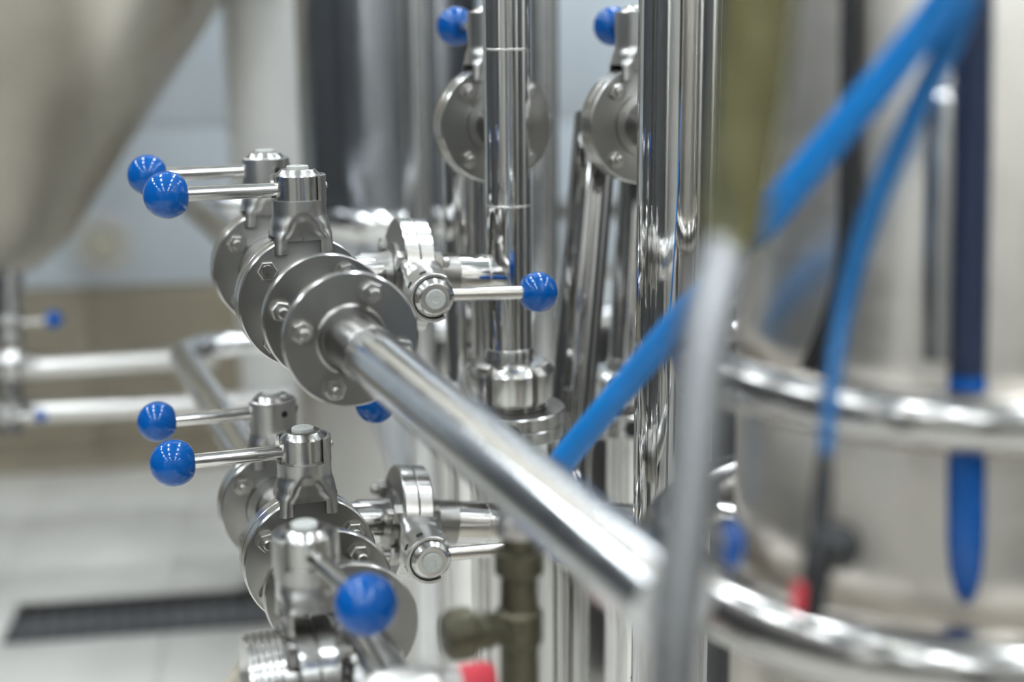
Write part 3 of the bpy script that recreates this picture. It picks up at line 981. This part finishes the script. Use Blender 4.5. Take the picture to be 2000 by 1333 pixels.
hoop(z_for(824, .1405), .1405, .0142)
hoop(z_for(1300, .152), .152, .0185)
for a in (.8, 2.9, 5.0):
    obj('foot', lathe('foot', [(0, 0), (.012, 0), (.012, .03), (0, .03)], M_black, 16), ST, Matrix.Translation((math.cos(a) * .09, math.sin(a) * .09, 0)))

# hoses
bh = spline([W(1960, -170, .50), W(1800, 62, .555), W(1630, 268, .595), W(1490, 437, .64), W(1365, 582, .72), W(1235, 737, .80), W(1112, 885, .86), W(1050, 965, .89)])
nbh = len(bh)
pipe('thick blue hose crossing diagonally in front of the mirror column', bh, [.0068 + .0017 * (i / (nbh - 1)) for i in range(nbh)], M_hose, name='blue_hose', cat='hose', seg=28)
h2 = spline([W(1960, -220, .545), W(1862, 60, .56), W(1780, 235, .575), W(1700, 420, .585), W(1650, 600, .59), W(1624, 760, .585), W(1610, 925, .58)])
n2 = len(h2)
pipe('thin blue hose hanging in front of the small tank', h2, [.0062 - .0034 * (i / (n2 - 1)) for i in range(n2)], M_hose2, name='blue_hose', cat='hose', seg=24)
# black and red reflection under the thin hose, built as a solid nozzle
nz0, nz1 = W(1610, 905, .58), W(1588, 1215, .575)
ndir = nz1 - nz0
NL = ndir.length
no = thing('nozzle_reflection', 'black nozzle shape with a red trigger, standing for a reflection below the thin blue hose', 'nozzle', zframe(nz0, ndir, RT))
obj('nozzle_body', lathe('nozzle_body', [(0, -.004), (.0030, -.004), (.0042, .012), (.0038, .03), (.0056, .034), (.0062, NL * .75), (.0048, NL * .8), (.0050, NL), (0, NL)], M_black, 24), no)
obj('nozzle_bulge', lathe('nozzle_bulge', [(0, -.009), (.006, -.008), (.010, -.003), (.010, .003), (.006, .008), (0, .009)], M_black, 24, 50), no, Matrix.Translation((.007, 0, NL * .52)) @ Matrix.Rotation(PI / 2, 4, 'X'))
obj('trigger', finish(box_bm(.005, .005, .013, (-.0065, 0, NL * .86), .0015), 'trigger', M_red), no)

# blue and navy reflections in the shell, built as solid bodies before it
def on_shell(px, py, gap):
    """point above the shell surface seen at a pixel"""
    dirn = (W(px, py, 1) - CAM)
    a = dirn.x ** 2 + dirn.y ** 2
    ox, oy = CAM.x - cT.x, CAM.y - cT.y
    b_ = 2 * (dirn.x * ox + dirn.y * oy); c_ = ox * ox + oy * oy - (RS + gap) ** 2
    t_ = (-b_ - math.sqrt(max(0, b_ * b_ - 4 * a * c_))) / (2 * a)
    return CAM + dirn * t_

g0, g1 = on_shell(1889, 725, .0095), on_shell(1886, 1180, .0095)
gl = (g1 - g0).length
gp = thing('blue_reflection', 'long blue tapered body standing for a reflection behind the upper hoop rail', 'grip', zframe(g0, g1 - g0))
obj('reflection_body', lathe('reflection_body', [(0, 0), (.0080, .001), (.0086, .006), (.0084, gl * .72), (.0074, gl * .85), (.0050, gl * .95), (.0020, gl * .995), (0, gl)], M_blue, 40, 50), gp)
pipe('dark navy tube standing for a reflection above the long blue body', [on_shell(1902, -140, .0092), on_shell(1898, 300, .0092), g0 + (g1 - g0) * .01], .0082, M_navy, name='navy_reflection', cat='hose', seg=28)
s_a, s_b = on_shell(1842, 165, .009), on_shell(1836, 700, .009)
rd = thing('pipe_reflection', 'upright steel rod with a domed top standing for a reflected pipe', 'rod', zframe(s_a, s_b - s_a))  # a pipe's reflection in the shell, modelled as a solid rod
rl = (s_b - s_a).length
obj('rod_body', lathe('rod_body', [(0, 0), (.0035, .0006), (.0062, .0028), (.0076, .0070), (.0076, rl), (0, rl)], M_polish, 32, 50), rd)
pipe('black tube against the small tank standing for a dark reflection', spline([on_shell(1662, -60, .005), on_shell(1658, 250, .005), on_shell(1652, 480, .005), on_shell(1630, 600, .005), on_shell(1572, 740, .005)]), .0045, M_black, name='black_reflection', cat='cable', seg=20)  # dark reflection in the shell, modelled as a solid tube

# ------------------------------------------------------------------ tanks added out of view to mirror light and dark streaks into the steel
for i, (v, u, r, h, mt_, lab) in enumerate(((-2.3, -1.5, .45, 2.6, M_brush, 'tall brushed tank added for reflections behind the viewer on the aisle side'),
                                   (2.6, -1.2, .42, 2.5, M_brush, 'tall brushed tank added for reflections behind the viewer near the small tank'),
                                   (.75, -2.7, .30, 2.2, M_dark, 'dark clad tank added for reflections behind the viewer'),
                                   (-.55, -2.7, .24, 2.3, M_dark, 'narrow dark clad tank added for reflections behind the viewer'),
                                   (1.65, -2.5, .2, 2.4, M_dark, 'slim dark clad tank added for reflections behind the viewer near the corner'),
                                   (-2.6, .9, .40, 2.3, M_dark, 'dark clad tank added for reflections beside the aisle outside the view'),
                                   (2.4, 1.2, .45, 2.6, M_brush, 'tall brushed tank added for reflections beyond the small tank outside the view'),
                                   (1.15, 2.6, .38, 2.5, M_dark, 'dark clad tank added for reflections behind the mirror column'))):
    root = thing('reflection_tank', lab, 'tank', Matrix.Translation(room(v, u, 0)))
    obj('shell', lathe('shell', [(0, 0), (r, 0), (r, h - .15), (r * .85, h - .04), (0, h)], mt_, 64), root)
    obj('manway', lathe('manway', [(0, h - .03), (.14, h - .03), (.14, h + .04), (0, h + .05)], M_brush, 32), root)
